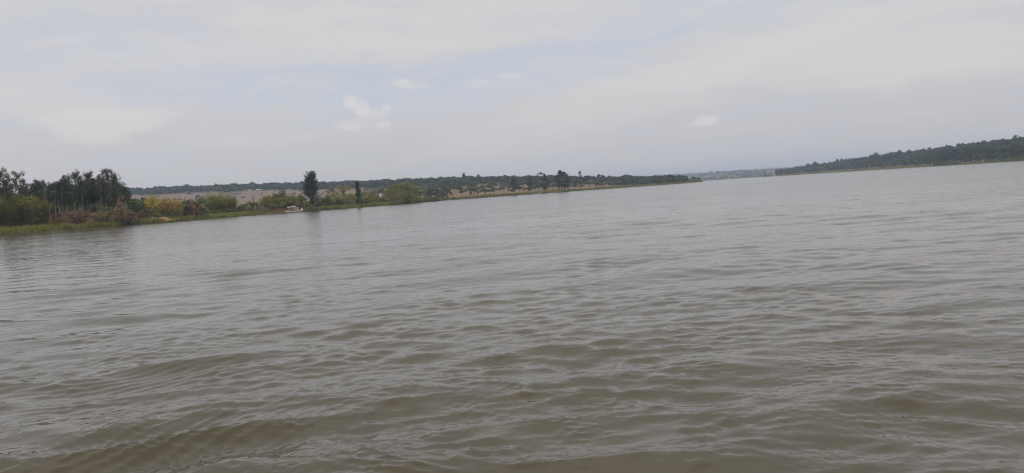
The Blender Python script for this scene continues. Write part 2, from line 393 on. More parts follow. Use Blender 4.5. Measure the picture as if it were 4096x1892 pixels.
# ------------------------------------------------------------------ water
def water_mat():
    m, g = mat('lake_water')
    o = g.new('ShaderNodeOutputMaterial'); p = g.new('ShaderNodeBsdfPrincipled')
    geo = g.new('ShaderNodeNewGeometry'); pos = geo.outputs['Position']; N = geo.outputs['Normal']
    x, y, z = g.xyz(pos)
    d = g.m('SQRT', g.m('ADD', g.m('MULTIPLY', x, x), g.m('MULTIPLY', y, y)))
    mud = g.noise(g.vec(x, y, 0.0), 0.12, 3.0, 0.5)
    g.put(p.inputs['Base Color'], g.mix(mud, c4(.052, .045, .026), c4(.068, .058, .035)))
    p.inputs['IOR'].default_value = 1.333; g.put(p.inputs['Roughness'], g.ramp(d, 8, 160, 0.035, 0.10))
    # ripples too small for the mesh: slope noise, crests across the wind
    def slope(sx, sy, detail, off):
        v = g.vec(g.m('ADD', g.m('MULTIPLY', g.m('ADD', x, g.m('MULTIPLY', y, .12)), sx), off), g.m('MULTIPLY', y, sy), 0.0)
        n = g.noise(v, 1.0, detail, 0.55, 0.0, 1)
        a, b, _ = g.xyz(g.vm('SUBTRACT', n, (.5, .5, .5)))
        return a, b
    gust = g.ramp(g.noise(g.vec(g.m('MULTIPLY', x, .02), g.m('MULTIPLY', y, .045), 3.0), 1.0, 3.0, .6), .3, .7, .6, 1.3)
    a1, b1 = slope(3.0, 8.0, 3.0, 0.0); a2, b2 = slope(0.55, 1.7, 3.0, 9.0); a3, b3 = slope(16.0, 34.0, 2.0, 4.0)
    w1 = g.m('MULTIPLY', g.ramp(d, 5, 70, 0.10, 0.32), gust); w2 = g.m('MULTIPLY', g.ramp(d, 10, 60, 0.0, 0.32), gust); w3 = g.m('MULTIPLY', g.ramp(d, 3, 30, 0.13, 0.16), gust)
    def steep(b, lo): return g.m('SUBTRACT', g.m('MULTIPLY', b, .5), g.m('ADD', g.m('MULTIPLY', g.m('MAXIMUM', g.m('SUBTRACT', b, .02), 0.0), 2.5), g.m('MULTIPLY', g.m('MAXIMUM', g.m('SUBTRACT', b, lo), 0.0), 9.0)))   # short steep fronts on a calmer surface
    b1, b2 = steep(b1, .15), steep(b2, .15)
    def comb(k1, k2, k3): return g.m('ADD', g.m('ADD', g.m('MULTIPLY', k1, w1), g.m('MULTIPLY', k2, w2)), g.m('MULTIPLY', k3, w3))
    off = g.vec(g.m('MULTIPLY', comb(a1, a2, a3), .55), comb(b1, b2, b3), 0.0)
    g.put(p.inputs['Normal'], g.vm('NORMALIZE', g.vm('ADD', N, off)))
    g.l.new(p.outputs[0], o.inputs[0]); return m
def build_water():
    rng = np.random.default_rng(21)
    yy = np.concatenate([np.geomspace(1500, 403, 40), np.arange(400, 7.5, -0.62)])
    ds = np.concatenate([CAM_H * F / yy, np.geomspace(CAM_H * F / 7.2, 5400, 60)])
    az = np.linspace(R(-57), R(57), 1100)
    DD = ds[:, None] * np.ones_like(az)[None]
    X = DD * np.sin(az)[None]; Y = DD * np.cos(az)[None]
    Z = np.zeros_like(X); DX = np.zeros_like(X); DY = np.zeros_like(X)
    cell = np.gradient(ds)
    main = R(-80)                                     # waves run towards the boat and a little to the right
    specs = []
    for lam in np.geomspace(0.08, 5.0, 168):
        lam = lam * rng.uniform(.93, 1.07)
        spread = np.interp(math.log(lam), [math.log(.1), math.log(.6), math.log(5)], [0.95, 0.6, 0.42])
        th = main + rng.normal() * spread
        sl = np.interp(lam, [.08, .2, .5, .9, 1.5, 2.5, 5.5], [.020, .026, .025, .020, .015, .011, .007])
        specs.append((lam, th, sl))
    groups = {}
    for i, w_ in enumerate(specs): groups.setdefault((i // 12, i % 2), []).append(w_)
    for gi, (key, ws) in enumerate(sorted(groups.items())):
        lam0 = ws[0][0]; nr0 = max(2, int(np.count_nonzero(sst(ws[-1][0] * 1.1 / cell, 1.6, 3.2) > 0)))
        o1, o2 = 37.0 * gi, 19.0 * gi
        env = np.clip(.26 + 2.1 * bumps(X[:nr0] * .6 + o1, Y[:nr0] + o2, 7 * lam0) + 1.3 * bumps(X[:nr0] + o2, Y[:nr0] - o1, 20 * lam0 + 6), .07, 2.1)   # waves come in groups
        for lam, th, sl in ws:
            w = sst(lam / cell, 1.6, 3.2); nr = min(nr0, int(np.count_nonzero(w > 0)))
            if not nr: continue
            k = 2 * math.pi / lam; a = sl / k; cx, cy = math.cos(th), math.sin(th)
            ph = k * (X[:nr] * cx + Y[:nr] * cy) + rng.uniform(0, 6.28)
            am = a * w[:nr, None] * env[:nr]
            Z[:nr] += am * np.sin(ph); q = 0.95 * am * np.cos(ph)
            DX[:nr] += q * cx; DY[:nr] += q * cy
    # wash thrown off by the boat the picture is taken from
    def packet(u, y, lam, th, amp, rx, ry):
        a_, e_ = azel(u, y); dd = CAM_H / -float(e_); px, py = dd * math.sin(a_), dd * math.cos(a_)
        cx, cy = math.cos(th), math.sin(th)
        along = (X - px) * cx + (Y - py) * cy; acr = -(X - px) * cy + (Y - py) * cx
        env = np.exp(-(along / rx) ** 2 - (acr / ry) ** 2)
        bend = 0.10 * acr ** 2 + 0.12 * np.sin(acr * 2.3)
        ph = 2 * math.pi / lam * (along + bend)
        nonlocal Z, DX, DY
        Z += amp * env * np.cos(ph); DX += -.9 * amp * env * np.sin(ph) * cx; DY += -.9 * amp * env * np.sin(ph) * cy
    packet(175, 445, 1.35, R(-70), .095, .75, 1.7); packet(165, 446, .16, R(-40), .006, .8, 1.3); packet(120, 452, .11, R(-115), .004, .7, 1.0)
    packet(140, 395, 1.1, R(-78), .035, .6, 1.3); packet(215, 362, 1.2, R(-80), .035, .6, 1.4); packet(150, 380, .2, R(-60), .006, .9, 1.6)
    packet(545, 470, 1.6, R(-96), .07, .8, 1.5); packet(380, 468, .14, R(-130), .005, .5, .7)
    packet(120, 375, 1.6, R(-70), .030, 1.0, 2.4)
    V = np.stack([X + DX, Y + DY, Z], -1)
    b = MB(); b.grid(V)
    # the rest of the lake, flat, round the sides, under the boat and behind
    az2 = np.linspace(R(57), R(303), 83)
    ds2 = np.array([ds[0], 20, 60, 200, 700, 2400])
    V2 = np.stack([ds2[:, None] * np.sin(az2), ds2[:, None] * np.cos(az2), np.zeros((6, 83))], -1); b.grid(V2)
    az3 = np.linspace(0, 2 * math.pi, 97)
    V3 = np.stack([np.array([0.01, ds[0]])[:, None] * np.sin(az3), np.array([0.01, ds[0]])[:, None] * np.cos(az3), np.full((2, 97), -.01)], -1); b.grid(V3)
    o = link('lake_water', b.mesh('lake_water', water_mat(), True)); tag(o, kind='structure')
build_water()

# ------------------------------------------------------------------ haze
def build_haze():
    m, g = mat('haze'); o = g.new('ShaderNodeOutputMaterial'); v = g.new('ShaderNodeVolumePrincipled')
    v.inputs['Color'].default_value = c4(.62, .77, 1.0); v.inputs['Density'].default_value = 1.7e-4; v.inputs['Anisotropy'].default_value = 0.0
    g.l.new(v.outputs[0], o.inputs['Volume'])
    b = MB(); b.box((0, 1500, 39), (9600, 8400, 82))
    h = link('haze', b.mesh('haze', m)); tag(h, kind='stuff')
build_haze()

# ------------------------------------------------------------------ plant builders: each returns (crown mesh, trunk mesh), 1 unit = its own metres
def clump_points(c, r, n, rng, shell=.5):
    p = rng.normal(size=(n, 3)); p /= np.linalg.norm(p, axis=1)[:, None]
    q = shell + (1 - shell) * rng.random((n, 1)) ** .6
    q = np.where(rng.random((n, 1)) < .25, rng.random((n, 1)), q)
    return np.asarray(c) + p * q * np.asarray(r)
def eucalyptus(seed, Ht=15.0, wid=3.2, low=.42, leaf='eucalyptus_leaf', n=28, dens=100):
    rng = np.random.default_rng(seed); cb = MB(); tb = MB()
    z = np.linspace(0, Ht * .95, 9); lean = rng.normal(0, .35, 2)
    path = np.stack([lean[0] * (z / Ht) ** 2 * 2 + .12 * np.sin(z * .9 + seed), lean[1] * (z / Ht) ** 2 * 2, z - .3], -1)
    tb.tube(path, np.linspace(.27, .05, 9) * Ht / 15, 7)
    for i in range(n):
        t = low + (1 - low) * (i + rng.random() * .8) / n
        zz = Ht * t; ax = np.array([np.interp(zz, z, path[:, 0]), np.interp(zz, z, path[:, 1]), zz])
        q_ = (t - low) / (1 - low); prof = wid * (0.30 + 0.70 * math.sin(math.pi * (.2 + .62 * q_))) * rng.uniform(.5, 1.1)
        a = rng.uniform(0, 6.28); off = np.array([math.cos(a), math.sin(a), 0]) * prof * .62
        c = ax + off + np.array([0, 0, rng.uniform(.2, 1.0)])
        tb.tube([ax - np.array([0, 0, .5]), ax * .5 + c * .5 + np.array([0, 0, .1]), c], [.07, .05, .02], 4)
        r = np.array([.8, .8, rng.uniform(.9, 1.5)]) * prof * rng.uniform(.28, .50) + .22
        Q = clump_points(c, r, int(dens * rng.uniform(.6, 1.3)), rng, .35); cb.quads(leaves(Q, .42, rng, .42, .2, .35, out=Q - c))
    cb.quads(leaves(clump_points((path[-1, 0], path[-1, 1], Ht * .96), (.45, .45, Ht * .055), 50, rng, .1), .35, rng, .4, .2, .2))
    return cb.mesh('crown', leaf), tb.mesh('trunk', 'pale_bark', True)
def bamboo(seed, Ht=9.0, spread=4.5, leaf='bamboo_green_leaf', culms=46, per=95):
    rng = np.random.default_rng(seed); cb = MB(); tb = MB()
    for i in range(culms):
        a = rng.uniform(0, 6.28); b0 = rng.random() ** .5 * spread * .28; out = spread * rng.uniform(.15, 1.0) * (rng.random() ** .35)
        h = Ht * rng.uniform(.55, 1.05) * (1 - .25 * (out / spread) ** 2); t = np.linspace(0, 1, 9)
        dirv = np.array([math.cos(a), math.sin(a)])
        rad = b0 + (out - b0) * t ** 2.1; zz = h * (t - .30 * (out / spread) * t ** 3) / (1 - .2 * (out / spread))
        pth = np.stack([dirv[0] * rad, dirv[1] * rad, zz - .15], -1)
        tb.tube(pth, np.linspace(.055, .012, 9), 4)
        s_ = rng.uniform(.16, 1.0, per) ** .75
        P = np.stack([np.interp(s_, t, pth[:, j]) for j in range(3)], -1) + rng.normal(0, 1, (per, 3)) * (np.array([.42, .42, .36]) * (0.5 + .7 * s_)[:, None])
        P[:, 2] = np.maximum(P[:, 2], .2)
        cb.quads(leaves(P, .62, rng, .26, .3, .45))
    return cb.mesh('foliage', leaf), tb.mesh('culms', 'culm', True)
def shrub(seed, Ht=4.0, rx=2.6, leaf='shrub_leaf', n=16, dens=110, size=.34, aspect=.55, bark='dark_bark'):
    rng = np.random.default_rng(seed); cb = MB(); tb = MB()
    for i in range(n):
        a = rng.uniform(0, 6.28); q = rng.random() ** .6; zz = Ht * rng.uniform(.22, .86) * (1 - .35 * q * q)
        c = np.array([math.cos(a) * rx * q * .78, math.sin(a) * rx * q * .78, zz])
        r = np.array([rx * .33, rx * .33, Ht * .17]) * rng.uniform(.6, 1.2)
        tb.tube([(c[0] * .12, c[1] * .12, -.1), (c[0] * .55, c[1] * .55, zz * .55), c], [.07, .045, .015], 4)
        Q = clump_points(c, r, int(dens * rng.uniform(.6, 1.3)), rng, .4); cb.quads(leaves(Q, size, rng, aspect, .4, out=Q - c))
    P = rng.normal(0, 1, (n * 9, 3)) * np.array([rx * .42, rx * .42, Ht * .2]) + np.array([0, 0, Ht * .42]); P[:, 2] = np.clip(P[:, 2], .1, Ht)
    cb.quads(leaves(P, size, rng, aspect, .3))
    return cb.mesh('foliage', leaf), tb.mesh('stems', bark, True)
def casuarina(seed, Ht=15.0, rx=3.3, tops=5):
    """feathery conifer-like tree: upswept sprays round several leaders"""
    rng = np.random.default_rng(seed); cb = MB(); tb = MB()
    leaders = [(0.0, 0.0, 1.0)] + [(rng.normal(0, rx * .24), rng.normal(0, rx * .24), rng.uniform(.72, .97)) for _ in range(tops - 1)]
    for li, (lx, ly, lh) in enumerate(leaders):
        h = Ht * lh; z = np.linspace(0, 1, 7)
        pth = np.stack([lx * z ** .8, ly * z ** .8, h * z - .2], -1); tb.tube(pth, np.linspace(.24 if li == 0 else .12, .02, 7), 6)
        nb = 120 if li == 0 else 44
        for i in range(nb):
            t = .03 + .95 * rng.random() ** 1.7 if li == 0 else rng.uniform(.4, .99); base = np.array([np.interp(t, z, pth[:, j]) for j in range(3)])
            L = rx * (1.05 - t) ** .75 * rng.uniform(.45, 1.1) * (1.0 if li == 0 else .6) + .35
            a = rng.uniform(0, 6.28); up = rng.uniform(.5, 1.25) * (1 if t > .45 else .25 + 1.5 * t)
            tip = base + np.array([math.cos(a) * L, math.sin(a) * L, up * L * .8])
            n = int(20 + 15 * L); s_ = rng.random(n) ** .8
            P = base + (tip - base) * s_[:, None] + rng.normal(0, 1, (n, 3)) * np.array([.20, .20, .26]) * (.5 + .5 * (1 - s_))[:, None]
            P[:, 2] += .25 * L * (s_ ** 2)
            cb.quads(leaves(P, .42, rng, .28, 0, -.5))
    return cb.mesh('crown', 'casuarina_leaf'), tb.mesh('trunk', 'dark_bark', True)
def acacia(seed, Ht=6.0, rx=3.6, leaf='acacia_leaf', n=11, dens=48, size=.8, low=.45, flat=.24):
    rng = np.random.default_rng(seed); cb = MB(); tb = MB()
    tz = Ht * low
    tb.tube([(0, 0, -.3), (.1 * rng.normal(), .1 * rng.normal(), tz * .5), (.2 * rng.normal(), 0, tz)], [.2, .16, .13], 6)
    for i in range(n):
        a = 6.283 * (i + rng.random()) / n; q = (rng.random() ** .5) if i else 0
        zz = Ht * (1 - flat) - Ht * .22 * q * q + rng.normal(0, .05) * Ht
        c = np.array([math.cos(a) * rx * q * .72, math.sin(a) * rx * q * .72, zz])
        tb.tube([(0, 0, tz), (c[0] * .6, c[1] * .6, tz + (zz - tz) * .7), c], [.09, .06, .02], 4)
        r = np.array([rx * .36, rx * .36, Ht * flat * .8]) * rng.uniform(.7, 1.15)
        Q = clump_points(c, r, int(dens * rng.uniform(.7, 1.3)), rng, .55); cb.quads(leaves(Q, size, rng, .6, .6, out=Q - c))
    return cb.mesh('crown', leaf), tb.mesh('trunk', 'dark_bark', True)
def tall_tree(seed, Ht=15.0, rx=3.6, leaf='eucalyptus_leaf', stems=1, low=.2, n=22, dens=120, size=.6):
    """dense drooping round-headed tree, foliage low on the bole"""
    rng = np.random.default_rng(seed); cb = MB(); tb = MB()
    for s_ in range(stems):
        ox = (s_ - (stems - 1) / 2) * rx * .32
        z = np.linspace(0, 1, 6); tb.tube(np.stack([ox * (1 + z * .9), .15 * np.sin(z * 3), Ht * .82 * z - .3], -1), np.linspace(.26, .06, 6), 6)
    for i in range(n):
        t = low + (1 - low) * rng.random() ** .8; a = rng.uniform(0, 6.28)
        w = rx * (math.sin(math.pi * (0.18 + .74 * (t - low) / (1 - low))) ** .7)
        q = rng.random() ** .5; c = np.array([math.cos(a) * w * q * .75, math.sin(a) * w * q * .75, Ht * (t * .93 + .01)])
        tb.tube([(c[0] * .1, c[1] * .1, c[2] * .8), c], [.07, .02], 4)
        r = np.array([w * .42, w * .42, Ht * .075]) * rng.uniform(.7, 1.25) + .15
        Q = clump_points(c, r, int(dens * rng.uniform(.6, 1.3)), rng, .4); cb.quads(leaves(Q, size, rng, .5, .3, .25, out=Q - c))
    return cb.mesh('crown', leaf), tb.mesh('trunk', 'dark_bark', True)

def place(name, meshes, u, ytop, d, nominal, label, cat, group=None, zf=z_left, wide=1.0, parts=('crown', 'trunk'), rot=None):
    """stand a plant on the land at its bearing and distance, as tall as its top shows"""
    a, e = azel(u, ytop); a = float(a); uu = float(az2u(a)); zg = float(zf(np.array(uu), np.array(float(d))))
    h = CAM_H + float(e) * d - zg
    h = max(h, 0.8); s = h / nominal
    r = bpy.data.objects.new(name, None); COL.objects.link(r)
    r.location = (d * math.sin(a), d * math.cos(a), zg); r.rotation_euler = (0, 0, random.uniform(0, 6.28) if rot is None else rot)
    r.scale = (s * wide, s * wide, s)
    for pn, me in zip(parts, meshes): link(pn, me, r)
    tag(r, label, cat, group)
    return r

# ------------------------------------------------------------------ near bank, from the left
EU = [eucalyptus(40 + i, 15, 2.6 + .35 * (i % 3), .46 + .04 * (i % 4)) for i in range(6)]
EUT = eucalyptus(61, 15, 2.0, .58, 'eucalyptus_tan_leaf', 11, 120)
G1 = 'eucalyptus trees of the grove on the near bank'
tops = [  # column, top row, distance, mesh, label
    (3, 172.4, 322, EU[0], 'broad tall eucalyptus at the picture edge, rising behind the bamboo'),
    (20.5, 174, 326, EUT, 'thin sparse tan eucalyptus with open sky round it, above the green bamboo'),
    (15, 184, 318, EU[1], 'short eucalyptus in the gap between the broad tall one and the thin tan one'),
    (30, 186, 330, EU[2], 'scraggy low eucalyptus just beside the thin tan one'),
    (37, 182.6, 318, EU[3], 'dark pointed eucalyptus that starts the dense part of the grove'),
    (59, 183.4, 322, EU[4], 'rounded eucalyptus at the foot of the rising middle of the grove'),
    (66.5, 177.8, 326, EU[5], 'slim eucalyptus with a small separate round top, middle of the grove'),
    (76.5, 174.6, 322, EU[0], 'tall pale-tipped eucalyptus at the middle of the grove'),
    (88, 175, 325, EU[3], 'tall eucalyptus with loose drooping sprays and sky gaps, next to the grove middle'),
    (97.5, 179.4, 322, EU[4], 'narrow flat-topped eucalyptus between two taller ones of the grove'),
    (107, 173, 326, EU[2], 'tallest eucalyptus of the grove, with a ragged spire'),
    (113.5, 179.2, 330, EU[1], 'eucalyptus with a sloping shoulder right under the tallest spire'),
    (119.5, 184.8, 332, EU[5], 'lower eucalyptus on the falling end of the grove, before the dry tan tree'),
    (125, 189, 338, EU[3], 'last and lowest eucalyptus of the grove, against the blue ridge'),
]
for u, y, d, m_, lab in tops: place('eucalyptus_tree', m_, u, y, d, 15, lab, 'tree', G1, wide=random.uniform(1.0, 1.2))
for i, u in enumerate(np.linspace(40, 122, 21)):
    place('eucalyptus_tree', EU[i % 6], u + random.uniform(-1.5, 1.5), float(np.interp(u, [40, 50, 75, 105, 122], [184, 185, 184, 185, 191])) + random.uniform(-1, 4), random.uniform(306, 345) + max(0, u - 60) * .15, 15,
          'dark slender eucalyptus crowded inside the grove, its top below the tall ones', 'tree', 'crowded inner trees of the eucalyptus grove', wide=random.uniform(1.0, 1.25))
for i, (u, y) in enumerate(((-8, 186), (8, 188), (24, 189), (-30, 180), (-55, 176), (-80, 183))):
    place('eucalyptus_tree', EU[(i + 2) % 6], u, y, 322 + 3 * i, 15, 'dark eucalyptus behind the left bamboo, only its crown top showing', 'tree', 'eucalyptus tops behind the left bamboo', wide=1.3)

BG = [bamboo(80 + i, 9, 4.6 + .4 * i, 'bamboo_green_leaf') for i in range(2)]
BD = bamboo(84, 9, 5.0, 'bamboo_dark_leaf'); BO = [bamboo(86 + i, 8, 4.2, 'bamboo_ochre_leaf', 42, 80) for i in range(2)]
def bam(m_, u, y, d, lab, n=9, wide=1.0): place('bamboo_clump', m_, u, y, d, n, lab, 'bamboo', 'bamboo clumps on the near bank', wide=wide, parts=('foliage', 'culms'))
bam(BD, 3, 194, 300, 'olive bamboo clump at the picture edge under the broad eucalyptus', wide=1.0)
bam(BD, 17, 192, 304, 'dark olive bamboo clump under the thin tan eucalyptus', wide=1.05)
bam(BG[0], 29, 195, 302, 'green bamboo clump before the scraggy low eucalyptus', wide=.95)
bam(BG[1], 40, 197, 304, 'bright green feathery bamboo clump where the grove trunks begin', wide=.95)
bam(BD, -24, 192, 298, 'olive bamboo clump beyond the picture edge'); 
bam(BO[0], 150, 194.5, 352, 'ochre bamboo clump standing over the bare red soil patch', 8, 1.15)
bam(BO[1], 165, 196, 358, 'yellow-brown bamboo clump just past the bare red soil patch', 8, 1.2)
bam(BO[0], 176, 197.5, 368, 'small ochre bamboo clump against the dark leafy shrub', 8, .9)
bam(BG[0], 210, 193.5, 398, 'yellow-green bamboo clump beside the dark round tree', 9, 1.0)
bam(BG[1], 220, 192.8, 400, 'largest yellow-green bamboo clump, below the long brown shed', 9, 1.1)
bam(BG[0], 231, 194.5, 402, 'yellow-green bamboo clump with the leaning dead stub behind it', 9, .95)
bam(BG[1], 265, 196, 430, 'low green bamboo clump next to the bare forked dead tree', 9, 1.2)
bam(BG[0], 290, 194, 440, 'green bamboo clump behind the white boat', 9, 1.25)
bam(BG[1], 299, 194, 446, 'green bamboo clump against the foot of the tall dark casuarina', 9, 1.1)
bam(BG[0], 327, 194, 452, 'yellow-green arching bamboo just past the tall dark casuarina', 9, 1.25)
bam(BG[1], 339, 195, 458, 'yellow-green spreading bamboo under the grey bare-looking tree', 9, 1.45)

SB = [shrub(100 + i, 4, 2.4 + .3 * (i % 3)) for i in range(4)]; SO = [shrub(110 + i, 4, 2.6, 'shrub_olive_leaf') for i in range(3)]; SD = [shrub(116 + i, 4, 2.6, 'dry_shrub_leaf', 14, 80, .3, .3) for i in range(3)]
RU = shrub(120, 4, 2.2, 'rust_leaf', 14, 90); TN = tall_tree(121, 6, 2.3, 'dry_tan_leaf', 1, .12, 16, 90, .32)
place('dry_tan_tree', TN, 120.5, 194.8, 314, 6, 'small dried tan-leaved tree in front of the dark grove end', 'tree', wide=.72)
def sh(m_, u, y, d, lab, grp=None, wide=1.0, nm='shrub'): return place(nm, m_, u, y, d, 4, lab, 'shrub', grp, wide=wide, parts=('foliage', 'stems'))
sh(SD[0], 127, 210, 314, 'grey-brown twiggy shrub at the water edge below the dried tan tree', wide=1.3)
sh(SD[1], 121, 214, 312, 'low dull shrub touching the grey-brown twiggy one on the bank', wide=1.2)
sh(SB[0], 130, 196, 345, 'dark green shrub under the last low eucalyptus'); sh(SB[1], 137, 198.5, 350, 'dark green shrub between the dried tan tree and the ochre bamboo', wide=1.05); sh(SB[2], 144, 197, 362, 'dark bushy shrub half hidden by the ochre bamboo')
sh(SD[2], 142, 207, 338, 'low brown shrub at the end of the red soil patch nearest the grove', wide=1.1); sh(SD[0], 176, 206.5, 360, 'low brown shrub at the foot of the small ochre bamboo')
sh(SB[3], 181, 198, 374, 'dark leafy shrub with layered leaves, before the rust bush', wide=.95); sh(SB[0], 188, 197.3, 385, 'dark shrub top showing above the rust bush', wide=1.0)
sh(RU, 190, 201.5, 374, 'rust-orange bush between two dark shrubs', wide=.95, nm='rust_bush')
sh(SB[1], 200, 196.5, 388, 'dark round tree-like shrub against the yellow-green bamboo', wide=.85)
sh(SB[2], 179, 208, 366, 'small dark plant low on the bank before the rust bush', wide=1.2)
for u, y, d, l in ((243, 201, 415, 'broad-leaved dark shrub nearest the yellow-green bamboo'), (249, 200.5, 418, 'broad-leaved dark shrub in the gap below the pale far roofs'), (256, 201, 416, 'broad-leaved dark shrub at the foot of the forked dead tree')): sh(SB[int(u) % 4], u, y, d, l, 'dark shrubs in the gap', 1.1)
sh(SO[0], 270, 193, 440, 'olive shrub rising above the low green bamboo', wide=1.1); sh(SB[3], 277, 188.5, 446, 'dark bush with the highest top behind the white boat', wide=.8); sh(SB[1], 283.5, 188.5, 448, 'dark narrow bush next to the highest one behind the boat', wide=.62)
sh(SO[1], 280, 196, 436, 'olive bush between the low green bamboo and the white boat', wide=1.15); sh(SO[2], 272, 201, 425, 'low olive bush over the rust soil by the boat stern', wide=1.2); sh(SD[1], 296, 200, 428, 'brownish bush right behind the boat canopy', wide=1.25); sh(SB[0], 263, 203, 418, 'small dark bush beside the forked dead tree')
sh(SO[0], 306, 200, 438, 'olive bush at the foot of the casuarina on the boat side', wide=1.2); sh(SO[1], 317, 200.5, 444, 'olive bush at the foot of the casuarina away from the boat', wide=1.3); sh(SB[2], 309, 206, 432, 'small dark bush on the bank just past the boat bow', wide=1.3)
CA = casuarina(130, 15, 3.6, 7); CB = casuarina(131, 12, 1.7, 3)
place('casuarina_tree', CA, 309.5, 171.0, 446, 15, 'tall dark casuarina with several spires, the highest tree beside the boat', 'tree', wide=1.65, rot=2.2)
place('casuarina_tree', CB, 357.5, 181, 470, 12, 'small dark columnar casuarina standing alone', 'tree', wide=1.05)
GT = [tall_tree(140 + i, 8, 4.2, 'dry_shrub_leaf', 2, .25, 20, 70, .4) for i in range(2)]
place('grey_tree', GT[0], 343, 184, 486, 8, 'grey-brown thin-leaved tree beyond the yellow-green bamboo', 'tree', wide=1.1)
place('grey_tree', GT[1], 332, 187, 490, 8, 'small dark grey tree between the tall casuarina and the grey-brown one', 'tree', wide=.8)
LT = [tall_tree(150 + i, 9, 5.4, 'shrub_olive_leaf', 3, .06, 44, 90, .38) for i in range(2)]
place('loose_tree', LT[0], 405, 181.6, 520, 9, 'largest loose brown-olive tree near the end of the bank', 'tree', wide=1.5); place('loose_tree', LT[1], 394, 184, 515, 9, 'wispy brown-olive tree beside the largest loose one', 'tree', wide=1.15); place('loose_tree', LT[0], 415, 188, 535, 9, 'lower loose tree on the outer end of the bank', 'tree', wide=1.0)
for i, (u, y, d, l) in enumerate(((364, 190, 520, 'grey-green scrub bush next to the columnar casuarina'), (372, 189, 530, 'grey-green scrub bush between the casuarina and the white board'), (349, 191, 500, 'grey-green scrub bush behind the spreading bamboo'), (388, 192, 505, 'dry brown bush beside the white board'),
                      (376, 195.5, 495, 'low dry bush under the white board'), (397, 194, 500, 'dry brown bush at the foot of the wispy tree'), (366, 197, 480, 'low dull bush before the columnar casuarina'), (352, 198, 476, 'low dull bush between bamboo and columnar casuarina'), (410, 193, 525, 'dark green low bush under the largest loose tree'), (423, 194.5, 570, 'last low bush at the tip of the bank'))):
    sh((SD if i % 2 else SO)[i % 3], u, y, d, l, 'low scrub on the outer bank', 1.25)
# understorey of dry brush among the grove trunks
rngu = np.random.default_rng(5)
for i in range(26):
    u = rngu.uniform(46, 122) if i < 20 else rngu.uniform(-20, 46); d = rngu.uniform(300, 330) + u * .08
    sh((SD + [RU])[i % 4], u, float(np.interp(u, [0, 50, 122], [213, 211, 206])) + rngu.uniform(-2, 4), d, 'low dry brown brush among the trunks of the eucalyptus grove', 'dry brush under the grove', 1.6, 'dry_brush')

# ------------------------------------------------------------------ grass and reeds along the water
def blades(name, u0, u1, d0, d1, n, h0, h1, m, wdt=.16, zf=z_left, D=D_left, seed=1, clumpy=True):
    rng = np.random.default_rng(seed)
    u = rng.uniform(u0, u1, n); d = D(u) + d0 + (d1 - d0) * rng.random(n) ** 1.3
    x, y = xy(u, d)
    if clumpy:
        k = bumps(x, y, 9) + .6 * bumps(x, y, 3.3); keep = rng.random(n) < np.clip(.75 + .8 * k, .15, 1); u, d, x, y, k = u[keep], d[keep], x[keep], y[keep], k[keep]
    else: k = 0
    z = zf(u, d); n = len(u); h = rng.uniform(h0, h1, n) * np.clip(1 + .55 * k, .4, 1.6)
    a = rng.uniform(0, 6.28, n); w = wdt * rng.uniform(.6, 1.5, n)
    lx, ly = rng.normal(0, .28, (2, n)) * h
    P = np.stack([np.stack([x - np.cos(a) * w, y - np.sin(a) * w, z - .08], -1), np.stack([x + np.cos(a) * w, y + np.sin(a) * w, z - .08], -1), np.stack([x + lx, y + ly, z + h], -1)], 1)
    b = MB(); b.tris(P); o = link(name, b.mesh(name, m)); tag(o, kind='stuff'); return o
blades('bank_grass', -140, 262, -1.0, 30, 52000, .5, 1.75, 'reed_blade', .16, seed=2)
blades('bank_reeds', 302, 440, -1.2, 24, 32000, .5, 1.7, 'reed_blade', .20, seed=3)
blades('bank_grass', 255, 303, -1.0, 9, 9000, .2, .7, 'reed_blade', .16, seed=15)
blades('dry_grass', -140, 430, 18, 90, 26000, .4, 1.2, 'dry_blade', .22, seed=4)
blades('rust_grass', 256, 304, 4, 24, 14000, .3, 1.3, 'rust_leaf', .2, seed=12)
blades('brown_brush', 44, 136, 22, 60, 14000, .5, 2.2, 'dry_blade', .2, seed=13)
blades('point_reeds', 396, 440, -1.5, 16, 12000, 1.2, 2.8, 'bright_reed', .2, seed=5)
blades('far_shore_grass', 441, 702, -1.5, 14, 30000, .5, 1.7, 'reed_blade', .32, seed=6)
blades('right_shore_grass', 776, 1200, -1.5, 16, 16000, .5, 1.8, 'shrub_olive_leaf', .45, zf=z_right, D=D_right, seed=8)
blades('right_shore_reeds', 934, 958, 0, 26, 5000, 1.8, 4.2, 'bright_reed', .5, zf=z_right, D=D_right, seed=9)
blades('right_shore_reeds', 985, 1050, 0, 16, 6000, 1.2, 3.0, 'bright_reed', .5, zf=z_right, D=D_right, seed=10)

